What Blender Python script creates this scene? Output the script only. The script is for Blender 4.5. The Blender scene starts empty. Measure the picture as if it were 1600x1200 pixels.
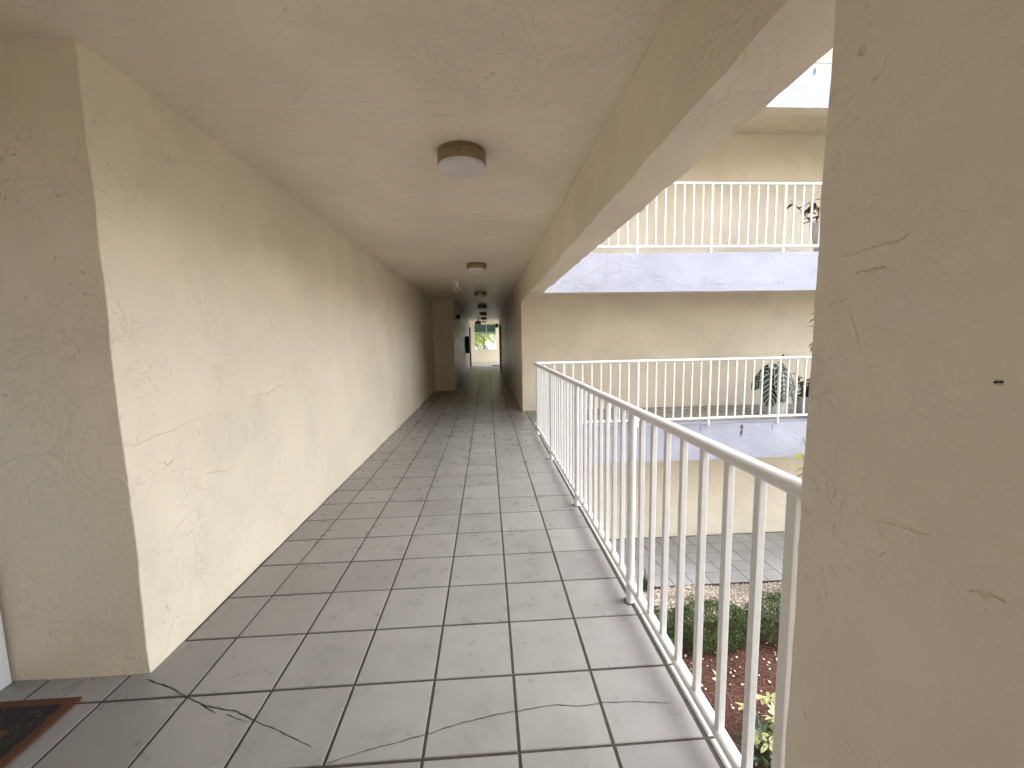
import bpy, math, random
from mathutils import Vector, Matrix, noise
random.seed(7)
S = bpy.context.scene
R = math.radians

# ------------------------------------------------------------------ camera
cam_d = bpy.data.cameras.new('camera')
cam = bpy.data.objects.new('camera', cam_d)
S.collection.objects.link(cam)
cam_d.sensor_width = 36.0
cam_d.lens = 643.8 / 1600 * 36.0
cam_d.clip_start = 0.02
cam_d.clip_end = 2000
yaw, pitch, roll = 0.05885, -0.10682, -0.01756
fw = Vector((math.sin(yaw) * math.cos(pitch), math.cos(yaw) * math.cos(pitch), math.sin(pitch)))
rt = Vector((math.cos(yaw), -math.sin(yaw), 0))
up = rt.cross(fw)
r2 = rt * math.cos(roll) + up * math.sin(roll)
u2 = -rt * math.sin(roll) + up * math.cos(roll)
m = Matrix((r2, u2, -fw)).transposed().to_4x4()
m.translation = Vector((0, 0, 1.41))
cam.matrix_world = m
S.camera = cam

# ------------------------------------------------------------------ sky, sun, exposure
SUN_EL, SUN_AZ = R(56), R(97)          # azimuth measured from +Y towards +X
w = bpy.data.worlds.new('World'); S.world = w; w.use_nodes = True
nt = w.node_tree; nt.nodes.clear()
sky = nt.nodes.new('ShaderNodeTexSky'); sky.sky_type = 'NISHITA'; sky.sun_disc = False
sky.sun_elevation = SUN_EL; sky.sun_rotation = SUN_AZ
sky.dust_density = 1.0; sky.air_density = 1.0; sky.ozone_density = 1.0
hs = nt.nodes.new('ShaderNodeHueSaturation'); hs.inputs['Saturation'].default_value = 0.3
bg = nt.nodes.new('ShaderNodeBackground'); bg.inputs['Strength'].default_value = 0.15
wo = nt.nodes.new('ShaderNodeOutputWorld')
nt.links.new(sky.outputs[0], hs.inputs['Color']); nt.links.new(hs.outputs[0], bg.inputs['Color'])
nt.links.new(bg.outputs[0], wo.inputs['Surface'])
sd = bpy.data.lights.new('sun', 'SUN'); sd.energy = 0.5; sd.angle = R(40); sd.color = (1, .97, .93)
sun = bpy.data.objects.new('sun', sd); S.collection.objects.link(sun)
sv = Vector((math.sin(SUN_AZ) * math.cos(SUN_EL), math.cos(SUN_AZ) * math.cos(SUN_EL), math.sin(SUN_EL)))
sun.rotation_euler = sv.to_track_quat('Z', 'Y').to_euler()
sun.location = sv * 60
S.view_settings.view_transform = 'Standard'; S.view_settings.look = 'None'
S.view_settings.exposure = 2.65; S.view_settings.gamma = 1.0
S.view_settings.use_curve_mapping = False
S.cycles.max_bounces = 10; S.cycles.diffuse_bounces = 6; S.cycles.glossy_bounces = 4

# ------------------------------------------------------------------ helpers
def link(o, parent=None):
    S.collection.objects.link(o)
    if parent: o.parent = parent
    return o

def tag(o, label=None, cat=None, group=None, kind=None):
    if label: o['label'] = label
    if cat: o['category'] = cat
    if group: o['group'] = group
    if kind: o['kind'] = kind
    return o

def empty(name, loc=(0, 0, 0), rz=0):
    o = bpy.data.objects.new(name, None); o.location = loc; o.rotation_euler = (0, 0, rz)
    o.empty_display_size = .1
    return link(o)

class MB:
    def __init__(s): s.v = []; s.f = []; s.mi = []; s.uv = {}
    def add(s, vs, fs, mi=0):
        b = len(s.v); s.v += [tuple(v) for v in vs]
        for f in fs: s.f.append(tuple(b + i for i in f)); s.mi.append(mi)
        return b
    def box(s, x0, x1, y0, y1, z0, z1, mi=0):
        s.add([(x0,y0,z0),(x1,y0,z0),(x1,y1,z0),(x0,y1,z0),(x0,y0,z1),(x1,y0,z1),(x1,y1,z1),(x0,y1,z1)],
              [(0,3,2,1),(4,5,6,7),(0,1,5,4),(1,2,6,5),(2,3,7,6),(3,0,4,7)], mi)
    def tube(s, pts, rad, n=12, mi=0, cap=True):
        pts = [Vector(p) for p in pts]
        if not isinstance(rad, (list, tuple)): rad = [rad] * len(pts)
        b = len(s.v); ring = None
        for i, p in enumerate(pts):
            d = (pts[min(i+1, len(pts)-1)] - pts[max(i-1, 0)]).normalized()
            a = Vector((0,0,1)) if abs(d.z) < .9 else Vector((1,0,0))
            e1 = d.cross(a).normalized(); e2 = d.cross(e1)
            for k in range(n):
                t = 2*math.pi*k/n
                s.v.append(tuple(p + (e1*math.cos(t) + e2*math.sin(t)) * rad[i]))
        for i in range(len(pts)-1):
            for k in range(n):
                k2 = (k+1) % n
                s.f.append((b+i*n+k, b+(i+1)*n+k, b+(i+1)*n+k2, b+i*n+k2)); s.mi.append(mi)
        if cap:
            s.f.append(tuple(b+k for k in range(n))); s.mi.append(mi)
            s.f.append(tuple(b+(len(pts)-1)*n+k for k in reversed(range(n)))); s.mi.append(mi)
    def lathe(s, prof, n=32, c=(0,0,0), mi=0):
        b = len(s.v)
        for (r, z) in prof:
            for k in range(n):
                t = 2*math.pi*k/n
                s.v.append((c[0]+r*math.cos(t), c[1]+r*math.sin(t), c[2]+z))
        for i in range(len(prof)-1):
            for k in range(n):
                k2 = (k+1) % n
                s.f.append((b+i*n+k, b+i*n+k2, b+(i+1)*n+k2, b+(i+1)*n+k)); s.mi.append(mi)
    def mesh(s, name, mats, smooth=False):
        me = bpy.data.meshes.new(name); me.from_pydata(s.v, [], s.f)
        if not isinstance(mats, (list, tuple)): mats = [mats]
        for mm in mats: me.materials.append(mm)
        if len(mats) > 1: me.polygons.foreach_set('material_index', s.mi)
        if s.uv:
            ul = me.uv_layers.new(name='UVMap')
            for lp in me.loops: ul.data[lp.index].uv = s.uv.get(lp.vertex_index, (0, 0))
        if smooth:
            me.shade_smooth()
            me.set_sharp_from_angle(angle=R(40))
        me.update()
        return me
    def build(s, name, mats, parent=None, smooth=False, loc=None):
        o = bpy.data.objects.new(name, s.mesh(name, mats, smooth))
        if loc: o.location = loc
        return link(o, parent)

def inst(name, me, loc, parent=None, rot=None):
    o = bpy.data.objects.new(name, me); o.location = loc
    if rot: o.rotation_euler = rot
    return link(o, parent)

def bevel(o, wd=.004, seg=2):
    b = o.modifiers.new('bevel', 'BEVEL'); b.width = wd; b.segments = seg; b.limit_method = 'ANGLE'; b.angle_limit = R(40)
    return o

def rough_box(x0, x1, y0, y1, z0, z1, cell=.12, amp=.004, seed=0, ranges=None):
    """box whose faces are gridded and pushed about like hand-trowelled stucco"""
    def div(a, b, c): 
        n = max(1, min(400, int(round((b-a)/c)))); return [a+(b-a)*i/n for i in range(n+1)]
    cx = cell if not isinstance(cell, tuple) else cell[0]
    cy = cell if not isinstance(cell, tuple) else cell[1]
    cz = cell if not isinstance(cell, tuple) else cell[2]
    X, Y, Z = div(x0,x1,cx), div(y0,y1,cy), div(z0,z1,cz)
    mb = MB(); idx = {}
    def vid(p):
        k = (round(p[0],5), round(p[1],5), round(p[2],5))
        if k not in idx:
            q = Vector(p)
            d = noise.noise_vector(q*2.3+Vector((seed,0,0)))*.7 + noise.noise_vector(q*7+Vector((0,seed,0)))*.45 + noise.noise_vector(q*21)*.28
            idx[k] = len(mb.v); mb.v.append(tuple(q + d*amp))
        return idx[k]
    def face(us, vs, fn, flip):
        for i in range(len(us)-1):
            for j in range(len(vs)-1):
                q = [vid(fn(us[i],vs[j])), vid(fn(us[i+1],vs[j])), vid(fn(us[i+1],vs[j+1])), vid(fn(us[i],vs[j+1]))]
                if flip: q.reverse()
                mb.f.append(tuple(q)); mb.mi.append(0)
    face(X, Y, lambda a,b:(a,b,z0), True); face(X, Y, lambda a,b:(a,b,z1), False)
    face(X, Z, lambda a,b:(a,y0,b), False); face(X, Z, lambda a,b:(a,y1,b), True)
    face(Y, Z, lambda a,b:(x0,a,b), True); face(Y, Z, lambda a,b:(x1,a,b), False)
    return mb

# ------------------------------------------------------------------ materials
def newmat(name):
    mt = bpy.data.materials.new(name); mt.use_nodes = True
    t = mt.node_tree; return mt, t, t.nodes['Principled BSDF']
def N(t, kind, **kw):
    n = t.nodes.new(kind)
    for k, v in kw.items():
        if k in n.inputs: n.inputs[k].default_value = v
        else: setattr(n, k, v)
    return n
def L(t, a, b): t.links.new(a, b)
def mathn(t, op, a, b=None, clamp=False):
    n = t.nodes.new('ShaderNodeMath'); n.operation = op; n.use_clamp = clamp
    for i, x in enumerate((a, b)):
        if x is None: continue
        if hasattr(x, 'links'): t.links.new(x, n.inputs[i])
        else: n.inputs[i].default_value = x
    return n.outputs[0]
def ramp(t, src, stops):
    r = t.nodes.new('ShaderNodeValToRGB'); e = r.color_ramp.elements
    e[0].position, e[0].color = stops[0][0], stops[0][1]
    e[1].position, e[1].color = stops[1][0], stops[1][1]
    for p, c in stops[2:]:
        x = e.new(p); x.color = c
    t.links.new(src, r.inputs[0]); return r
def g4(v): return (v, v, v, 1)
def mix(t, fac, a, b):
    n = t.nodes.new('ShaderNodeMix'); n.data_type = 'RGBA'
    for sock, x in ((n.inputs[0], fac), (n.inputs[6], a), (n.inputs[7], b)):
        if hasattr(x, 'links'): t.links.new(x, sock)
        elif isinstance(x, tuple) or sock is not n.inputs[0]: sock.default_value = x
        else: sock.default_value = x
    return n.outputs[2]

def stucco(name, col, stretch=(1,1,1), rough=.5, ridge=.55, fine=.35, dist=.006, pits=.5, var=.06, stain=None, dash=.6, coarse=0, drot=(R(-45),0,0), cstr=(9,9,9)):
    mt, t, p = newmat(name)
    geo = N(t, 'ShaderNodeNewGeometry')
    mp = N(t, 'ShaderNodeMapping'); mp.inputs['Scale'].default_value = stretch
    L(t, geo.outputs['Position'], mp.inputs['Vector'])
    v = mp.outputs[0]
    def nz(scale, detail=4, distort=0, rg=.55):
        n = N(t, 'ShaderNodeTexNoise'); n.inputs['Scale'].default_value = scale; n.inputs['Detail'].default_value = detail
        n.inputs['Distortion'].default_value = distort; n.inputs['Roughness'].default_value = rg
        L(t, v, n.inputs['Vector']); return n.outputs['Fac']
    # trowel ridges: thin level lines of a warped noise, only in patches
    lines = mathn(t, 'ABSOLUTE', mathn(t, 'SUBTRACT', nz(5.5, 5, 1.1, .6), .5))
    rid = ramp(t, lines, [(0, g4(1)), (.035, g4(0))]).outputs[0]
    patch = ramp(t, nz(2.1, 3), [(.46, g4(0)), (.60, g4(1))]).outputs[0]
    rid = mathn(t, 'MULTIPLY', rid, patch)
    plate = ramp(t, nz(9, 3, .7), [(.47, g4(0)), (.53, g4(1))]).outputs[0]
    plate = mathn(t, 'MULTIPLY', plate, ramp(t, nz(3.3, 2), [(.5, g4(0)), (.66, g4(1))]).outputs[0])
    fn = nz(75, 4, .3, .65)
    fn = mathn(t, 'MULTIPLY', fn, ramp(t, nz(2.9, 2), [(.35, g4(.3)), (.65, g4(1))]).outputs[0])
    big = nz(1.6, 3)
    pit = ramp(t, nz(34, 2, .4), [(.26, g4(1)), (.33, g4(0))]).outputs[0]
    pit = mathn(t, 'MULTIPLY', pit, ramp(t, nz(2.6, 2), [(.5, g4(0)), (.6, g4(1))]).outputs[0])
    # short trowel strokes: noise stretched along one direction, cut off above a level, only in patches
    m1 = N(t, 'ShaderNodeMapping'); m1.inputs['Rotation'].default_value = drot; L(t, geo.outputs['Position'], m1.inputs['Vector'])
    m2 = N(t, 'ShaderNodeMapping'); m2.inputs['Scale'].default_value = (14, 14, 46) if drot[0] else (24, 50, 50); L(t, m1.outputs[0], m2.inputs['Vector'])
    dn = N(t, 'ShaderNodeTexNoise'); dn.inputs['Scale'].default_value = 1.0; dn.inputs['Detail'].default_value = 3; dn.inputs['Distortion'].default_value = .8
    L(t, m2.outputs[0], dn.inputs['Vector'])
    dsh = ramp(t, dn.outputs['Fac'], [(.60, g4(0)), (.645, g4(1)), (.80, g4(.2))]).outputs[0]
    dsh = mathn(t, 'MULTIPLY', dsh, ramp(t, nz(1.7, 3, .5), [(.46, g4(0)), (.62, g4(1))]).outputs[0])
    h = mathn(t, 'MULTIPLY', rid, ridge)
    h = mathn(t, 'SUBTRACT', h, mathn(t, 'MULTIPLY', dsh, dash))
    if coarse:
        cn = N(t, 'ShaderNodeTexNoise'); cn.inputs['Scale'].default_value = 1; cn.inputs['Detail'].default_value = 4; cn.inputs['Distortion'].default_value = .6
        m3 = N(t, 'ShaderNodeMapping'); m3.inputs['Scale'].default_value = cstr; L(t, geo.outputs['Position'], m3.inputs['Vector']); L(t, m3.outputs[0], cn.inputs['Vector'])
        h = mathn(t, 'ADD', h, mathn(t, 'MULTIPLY', cn.outputs['Fac'], coarse))
    h = mathn(t, 'ADD', h, mathn(t, 'MULTIPLY', plate, ridge*.6))
    h = mathn(t, 'ADD', h, mathn(t, 'MULTIPLY', fn, fine))
    h = mathn(t, 'ADD', h, mathn(t, 'MULTIPLY', big, 1.1))
    h = mathn(t, 'SUBTRACT', h, mathn(t, 'MULTIPLY', pit, pits))
    b = N(t, 'ShaderNodeBump'); b.inputs['Strength'].default_value = 1.0; b.inputs['Distance'].default_value = dist
    L(t, h, b.inputs['Height']); L(t, b.outputs[0], p.inputs['Normal'])
    lo = tuple(c*(1-var) for c in col[:3]) + (1,); hi = tuple(min(1, c*(1+var)) for c in col[:3]) + (1,)
    c = mix(t, ramp(t, nz(1.3, 5, .5), [(.35, g4(0)), (.65, g4(1))]).outputs[0], lo, hi)
    c = mix(t, mathn(t, 'MULTIPLY', pit, .2), c, tuple(x*.45 for x in col[:3]) + (1,))
    if stain:
        n2 = N(t, 'ShaderNodeTexNoise'); n2.inputs['Scale'].default_value = 1.0; n2.inputs['Detail'].default_value = 5
        mp2 = N(t, 'ShaderNodeMapping'); mp2.inputs['Scale'].default_value = (9, 9, .5)
        L(t, geo.outputs['Position'], mp2.inputs['Vector']); L(t, mp2.outputs[0], n2.inputs['Vector'])
        c = mix(t, mathn(t, 'MULTIPLY', ramp(t, n2.outputs['Fac'], [(.60, g4(0)), (.78, g4(1))]).outputs[0], .35), c, stain)
    L(t, c, p.inputs['Base Color'])
    rr = N(t, 'ShaderNodeMapRange'); rr.inputs['To Min'].default_value = rough-.07; rr.inputs['To Max'].default_value = rough+.1
    L(t, big, rr.inputs['Value']); L(t, rr.outputs[0], p.inputs['Roughness'])
    p.inputs['Specular IOR Level'].default_value = .4
    return mt

CREAM = (.80, .717, .577)
M = {}
M['wall'] = stucco('cream_stucco', CREAM, rough=.40, ridge=.45, fine=.7, dash=.45, pits=.8, drot=(0,R(70),R(90)), dist=.005, coarse=1.6, cstr=(9,13,4))
M['inner'] = stucco('cream_stucco_inner', CREAM, rough=.28, ridge=.3, dist=.016, coarse=6.0, cstr=(9,7,7))
M['block'] = stucco('cream_stucco_block', CREAM, rough=.42, ridge=.4, dist=.005, pits=.2, dash=.4, coarse=2.2, cstr=(7,7,7))
M['pillar'] = stucco('cream_stucco_pillar', (.82, .75, .645), rough=.5, ridge=.6, fine=.75, dist=.006, pits=.7, dash=.4, coarse=1.8, cstr=(7,7,12))
M['ceiling'] = stucco('cream_stucco_ceiling', CREAM, rough=.36, ridge=.3, dist=.006, dash=.35, drot=(0,0,0), fine=.5, coarse=2.4, cstr=(5,13,9))
M['beam'] = stucco('cream_stucco_beam', (.79, .708, .57), rough=.5, ridge=.35, pits=.3, fine=.7, dash=.4, drot=(0,0,R(75)))
M['fascia'] = stucco('lavender_white_stucco', (.44, .462, .57), (1, 1, 1.4), rough=.6, ridge=.55, fine=.9, dist=.006, pits=.3, dash=.4, stain=(.33, .32, .36, 1))

def simple(name, col, rough=.5, metal=0, bump=0, scale=40, var=0, spec=.5):
    mt, t, p = newmat(name)
    p.inputs['Base Color'].default_value = tuple(col[:3]) + (1,); p.inputs['Roughness'].default_value = rough
    p.inputs['Metallic'].default_value = metal; p.inputs['Specular IOR Level'].default_value = spec
    if bump or var:
        tc = N(t, 'ShaderNodeTexCoord')
        n = N(t, 'ShaderNodeTexNoise'); n.inputs['Scale'].default_value = scale; n.inputs['Detail'].default_value = 5
        L(t, tc.outputs['Object'], n.inputs['Vector'])
        if bump:
            b = N(t, 'ShaderNodeBump'); b.inputs['Distance'].default_value = bump; b.inputs['Strength'].default_value = 1
            L(t, n.outputs['Fac'], b.inputs['Height']); L(t, b.outputs[0], p.inputs['Normal'])
        if var:
            c = mix(t, ramp(t, n.outputs['Fac'], [(.35, g4(0)), (.65, g4(1))]).outputs[0],
                    tuple(x*(1-var) for x in col[:3])+(1,), tuple(min(1, x*(1+var)) for x in col[:3])+(1,))
            L(t, c, p.inputs['Base Color'])
    return mt

def tile_mat(name, col, rough=.29):
    mt, t, p = newmat(name)
    oi = N(t, 'ShaderNodeObjectInfo'); geo = N(t, 'ShaderNodeNewGeometry')
    def nz(s, d, rg=.6):
        n = N(t, 'ShaderNodeTexNoise'); n.inputs['Scale'].default_value = s; n.inputs['Detail'].default_value = d; n.inputs['Roughness'].default_value = rg
        L(t, geo.outputs['Position'], n.inputs['Vector']); return n.outputs['Fac']
    cloud = ramp(t, nz(6, 2), [(.3, g4(0)), (.7, g4(1))]).outputs[0]
    speck = ramp(t, nz(38, 1, .4), [(.25, g4(0)), (.75, g4(1))]).outputs[0]
    lo = tuple(x*.93 for x in col)+(1,); hi = tuple(x*1.06 for x in col)+(1,)
    c = mix(t, cloud, lo, hi)
    c = mix(t, mathn(t, 'MULTIPLY', ramp(t, nz(1.1, 2), [(.42, g4(0)), (.66, g4(1))]).outputs[0], .22), c, tuple(x*.66 for x in (col[0], col[1]*.97, col[2]*.92))+(1,))
    c = mix(t, mathn(t, 'MULTIPLY', mathn(t, 'SUBTRACT', 1, speck), .06), c, tuple(x*.45 for x in col)+(1,))
    rnd = N(t, 'ShaderNodeMapRange'); rnd.inputs['To Min'].default_value = .92; rnd.inputs['To Max'].default_value = 1.06
    L(t, oi.outputs['Random'], rnd.inputs['Value'])
    hsn = N(t, 'ShaderNodeHueSaturation'); L(t, rnd.outputs[0], hsn.inputs['Value']); L(t, c, hsn.inputs['Color'])
    L(t, hsn.outputs[0], p.inputs['Base Color'])
    b = N(t, 'ShaderNodeBump'); b.inputs['Distance'].default_value = .0002; b.inputs['Strength'].default_value = .8
    L(t, nz(28, 1), b.inputs['Height']); L(t, b.outputs[0], p.inputs['Normal'])
    rr = N(t, 'ShaderNodeMapRange'); rr.inputs['To Min'].default_value = rough-.05; rr.inputs['To Max'].default_value = rough+.12
    L(t, cloud, rr.inputs['Value']); L(t, rr.outputs[0], p.inputs['Roughness'])
    return mt

M['tile'] = tile_mat('grey_ceramic', (.262, .254, .244))
M['tile_out'] = tile_mat('lit_grey_ceramic', (.40, .405, .41), .5)  # same grey tile, lightened to paint in the courtyard's brighter daylight
M['trim'] = tile_mat('pale_edge_ceramic', (.52, .50, .48), .45)
M['grout'] = simple('brown_grout', (.045, .035, .029), .9, bump=.002, scale=90, var=.3)
M['concrete'] = simple('concrete', (.36, .35, .33), .9, bump=.004, scale=20, var=.15)
M['white'] = simple('white_gloss_paint', (.79, .80, .815), .30, bump=.0006, scale=30, var=.03)
M['brass'] = simple('aged_brass', (.29, .23, .145), .36, metal=.8, bump=.0004, scale=60, var=.15)
M['opal'] = simple('opal_plastic', (.62, .60, .60), .35, var=.04, scale=8)
M['dark'] = simple('dark_enamel', (.035, .032, .03), .45, bump=.001, var=.2)
M['brown'] = simple('brown_door_paint', (.10, .045, .025), .4, bump=.001, scale=15, var=.2)
M['doorwhite'] = simple('white_door_paint', (.70, .74, .80), .4, bump=.0008, var=.03)
M['green_canvas'] = simple('green_canvas', (.03, .10, .082), .8, bump=.002, scale=120, var=.12)
M['red'] = simple('red_letter', (.55, .02, .015), .4)
M['black'] = simple('black_shell', (.01, .01, .01), .35)
M['potwhite'] = simple('white_glazed_pot', (.70, .71, .71), .35, bump=.002, scale=14, var=.05)
M['soil'] = simple('soil', (.05, .035, .025), .95, bump=.01, scale=60, var=.3)
M['crack'] = simple('crack_dirt', (.035, .028, .024), .95)
M['stainm'] = simple('black_mildew', (.10, .10, .115), .9, var=.4, scale=60)
M['bark'] = simple('grey_bark', (.16, .12, .085), .9, bump=.01, scale=20, var=.3)
M['steel'] = simple('brushed_steel', (.5, .5, .5), .3, metal=1)

def leafmat(name, a, b, rough=.42, trans=.25, vein=None):
    mt, t, p = newmat(name)
    oi = N(t, 'ShaderNodeObjectInfo'); geo = N(t, 'ShaderNodeNewGeometry')
    c = mix(t, geo.outputs['Random Per Island'], tuple(a)+(1,), tuple(b)+(1,))
    p.inputs['Roughness'].default_value = rough
    if vein:
        uv = N(t, 'ShaderNodeUVMap'); sp = N(t, 'ShaderNodeSeparateXYZ'); L(t, uv.outputs[0], sp.inputs[0])
        u = mathn(t, 'ABSOLUTE', mathn(t, 'SUBTRACT', sp.outputs[0], .5)); v = sp.outputs[1]
        if vein == 'alocasia':
            fr = mathn(t, 'FRACT', mathn(t, 'MULTIPLY', mathn(t, 'SUBTRACT', v, mathn(t, 'MULTIPLY', u, .55)), 7.0))
            s = mathn(t, 'LESS_THAN', mathn(t, 'ABSOLUTE', mathn(t, 'SUBTRACT', fr, .5)), .10)
            s = mathn(t, 'MAXIMUM', s, mathn(t, 'LESS_THAN', u, .022))
            s = mathn(t, 'MAXIMUM', s, mathn(t, 'GREATER_THAN', u, .475))
            c = mix(t, s, c, (.50, .56, .45, 1))
        else:   # variegated: cream leaf with an irregular green middle
            n = N(t, 'ShaderNodeTexNoise'); n.inputs['Scale'].default_value = 60
            L(t, geo.outputs['Position'], n.inputs['Vector'])
            e = mathn(t, 'ADD', u, mathn(t, 'MULTIPLY', mathn(t, 'SUBTRACT', n.outputs['Fac'], .5), .35))
            c = mix(t, mathn(t, 'LESS_THAN', e, .10), c, (.05, .13, .03, 1))
    L(t, c, p.inputs['Base Color'])
    # light through the leaf
    tr = N(t, 'ShaderNodeBsdfTranslucent'); L(t, c, tr.inputs['Color'])
    ms = N(t, 'ShaderNodeMixShader'); ms.inputs[0].default_value = trans
    out = t.nodes['Material Output']
    L(t, p.outputs[0], ms.inputs[1]); L(t, tr.outputs[0], ms.inputs[2]); L(t, ms.outputs[0], out.inputs['Surface'])
    return mt
M['boxwood'] = leafmat('boxwood_leaf', (.030, .058, .014), (.088, .130, .028), .55)
M['aloc'] = leafmat('alocasia_leaf', (.012, .030, .016), (.022, .045, .022), .3, .1, 'alocasia')
M['bush'] = leafmat('bush_leaf', (.05, .10, .03), (.16, .22, .05))
M['scheff'] = leafmat('variegated_leaf', (.60, .56, .22), (.72, .68, .36), .4, .25, 'var')
M['darkleaf'] = leafmat('dark_leaf', (.025, .05, .02), (.05, .09, .03))
M['croton'] = leafmat('croton_leaf', (.55, .50, .06), (.35, .38, .06))
M['dracaena'] = leafmat('dracaena_leaf', (.10, .08, .04), (.42, .36, .18))
M['palm'] = leafmat('palm_leaf', (.30, .34, .05), (.16, .24, .05), .45, .4)

# ------------------------------------------------------------------ ground and large structure
def ground_mat():
    mt, t, p = newmat('lawn_and_soil')
    geo = N(t, 'ShaderNodeNewGeometry'); n = N(t, 'ShaderNodeTexNoise'); n.inputs['Scale'].default_value = .35; n.inputs['Detail'].default_value = 8
    L(t, geo.outputs['Position'], n.inputs['Vector'])
    c = mix(t, n.outputs['Fac'], (.13, .13, .09, 1), (.24, .22, .17, 1)); L(t, c, p.inputs['Base Color'])
    p.inputs['Roughness'].default_value = .95
    return mt
GZ = -2.75
mb = MB(); mb.add([(-400,-400,GZ-.06),(400,-400,GZ-.06),(400,400,GZ-.06),(-400,400,GZ-.06)], [(0,1,2,3)])
tag(mb.build('ground', ground_mat()), kind='structure')

CZ = 2.545        # corridor ceiling
X_L, X_P, X_R = -1.49, -.92, .675
Y_C, Y_F, Y_E = 1.74, 8.05, 26.7
Y_LOB = 23.4

# left wall of the corridor: block with the near corner, then the deeper dark part
o = rough_box(-2.3, X_L, Y_C, 11.9, -.02, CZ+.05, (.2,.055,.045), .008, 3).build('stucco_wall', M['wall'], smooth=True); bevel(o, .004, 2)
long_wall = tag(o, 'long cream textured stucco wall along the left side of the walkway', 'wall')
o = rough_box(-2.4, X_P, 11.77, Y_LOB, -.02, CZ+.05, (.3,.2,.2), .004, 5).build('stucco_wall', M['inner'], smooth=True); bevel(o, .01, 2)
inner_wall = tag(o, 'dark stucco wall jutting in at the far left of the corridor, with a black cabinet', 'wall')
# entrance recess at the extreme left: wall with a white door in its frame
o = MB(); o.box(-2.35, -2.06, -4.5, .55, -.02, CZ+.05); o.box(-2.35, -2.06, 1.62, 1.735, -.02, CZ+.05); o.box(-2.35,-2.06,.55,1.62,2.12,CZ+.05)
o = o.build('stucco_wall', M['wall']); tag(o, 'cream wall around the white entrance door at the left edge', 'wall')
d = empty('entrance_door', (-2.1, 1.1, 0)); tag(d, 'white entrance door at the extreme left behind the brown doormat', 'door')
fr = MB(); fr.box(-2.13+2.1, -2.045+2.1, .555-1.1, .64-1.1, 0, 2.115); fr.box(-2.13+2.1, -2.045+2.1, 1.62-1.1-.085, 1.735-1.1-.003, 0, 2.115); fr.box(-2.13+2.1,-2.045+2.1,.64-1.1,1.535-1.1,2.03,2.115)
bevel(fr.build('door_frame', M['doorwhite'], d), .004)
lf = MB(); lf.box(-.06, -.012, .642-1.1, 1.533-1.1, .006, 2.028)
lfo = bevel(lf.build('door_leaf', M['doorwhite'], d), .003)
for (ya, yb, za, zb) in ((-.38,-.05,.2,.95),(.03,.36,.2,.95),(-.38,-.05,1.1,1.9),(.03,.36,1.1,1.9)):
    pn = MB(); pn.box(-.014,-.004,ya,yb,za,zb); bevel(pn.build('panel', M['doorwhite'], lfo), .004)
kb = MB(); kb.tube([(-.012,-.37,1.0),(.03,-.37,1.0)], .012); kb.tube([(.03,-.37,1.0),(.036,-.37,1.0),(.06,-.37,1.0),(.068,-.37,1.0)], [.014,.027,.027,.014], 16)
kb.build('handle', M['brass'], lfo, True)

# right: big block of the far wing that closes the courtyard and lines the dark corridor
o = rough_box(X_R, 13, Y_F, Y_LOB, GZ-.05, 8.0, (.5,.35,.22), .005, 9)
o.mi = [1 if all(o.v[i][0] < X_R+.02 for i in f) else 0 for f in o.f]
o = o.build('stucco_wall', [M['block'], M['inner']], smooth=True); bevel(o, .01, 2)
court_wall = tag(o, 'tall cream wall at the back of the open courtyard, behind all its white railings', 'wall')

# beam over the railing and the pillar
o = rough_box(.662, .88, -4.5, Y_F+.02, 2.12, 2.70, (.055,.05,.055), .014, 12).build('beam', M['beam'], smooth=True)
tag(o, 'deep cream concrete beam running along the ceiling edge above the railing', 'beam')
mb = rough_box(.70, .93, .12, .85, -.03, 2.16, (.05,.04,.04), .005, 21)
mb.v = [(x + (z-1.41)*.004, y + (z-1.41)*-.004, z) for x, y, z in mb.v]
pillar = mb.build('pillar', M['pillar'], smooth=True)
tag(pillar, 'broad cream stucco pillar filling the right edge, where the white rail ends', 'pillar')

def wall_crack(pts, wd, bx=.6960, sg=1, mat=None, par=None):
    mb = MB(); n = len(pts); vs = []
    fine = []
    for k in range(n-1):
        for q in range(8):
            a = q/8; fine.append((pts[k][0]*(1-a)+pts[k+1][0]*a+random.uniform(-.0015,.0015), pts[k][1]*(1-a)+pts[k+1][1]*a+random.uniform(-.0022,.0022)))
    for k, (y, z) in enumerate(fine):
        ww = .4*wd*math.sin(math.pi*(k+1)/(len(fine)+1))*random.uniform(.5,1.2); x = bx+((z-1.41)*.004 if sg > 0 else 0)
        vs += [(x+.004*sg, y, z+ww*1.6), (x, y, z+ww*.3), (x+.004*sg, y, z-ww*.5)]
    for k in range(len(fine)-1):
        for s_ in (0,1): mb.f.append((3*k+s_, 3*k+3+s_, 3*k+4+s_, 3*k+1+s_)); mb.mi.append(0)
    mb.v = vs; return mb.build('plaster_fold', mat or M['pillar'], par or pillar, True)
wall_crack([(.68,1.072),(.643,1.08),(.611,1.083),(.582,1.089)], .006)
wall_crack([(.784,1.559),(.743,1.562),(.706,1.565),(.683,1.564),(.662,1.572)], .006)
wall_crack([(.753,1.523),(.721,1.525),(.691,1.523)], .005)
wall_crack([(.81,1.471),(.766,1.476)], .004)
wall_crack([(.53,1.03),(.505,1.04),(.48,1.043)], .006)

for pts_ in ([(1.773,.989),(1.874,1.006),(2.006,1.014),(2.136,1.035),(2.308,1.036),(2.507,1.012)],[(2.165,.743),(2.289,.72),(2.471,.684)],
             [(2.928,.441),(3.351,.266)],[(2.651,1.084),(2.838,1.08),(3.108,1.116)],[(1.929,.882),(1.953,.86),(1.986,.877)],[(2.118,.748),(2.184,.709)]):
    wall_crack(pts_, .0055, X_L+.004, -1, M['wall'], long_wall)

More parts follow.
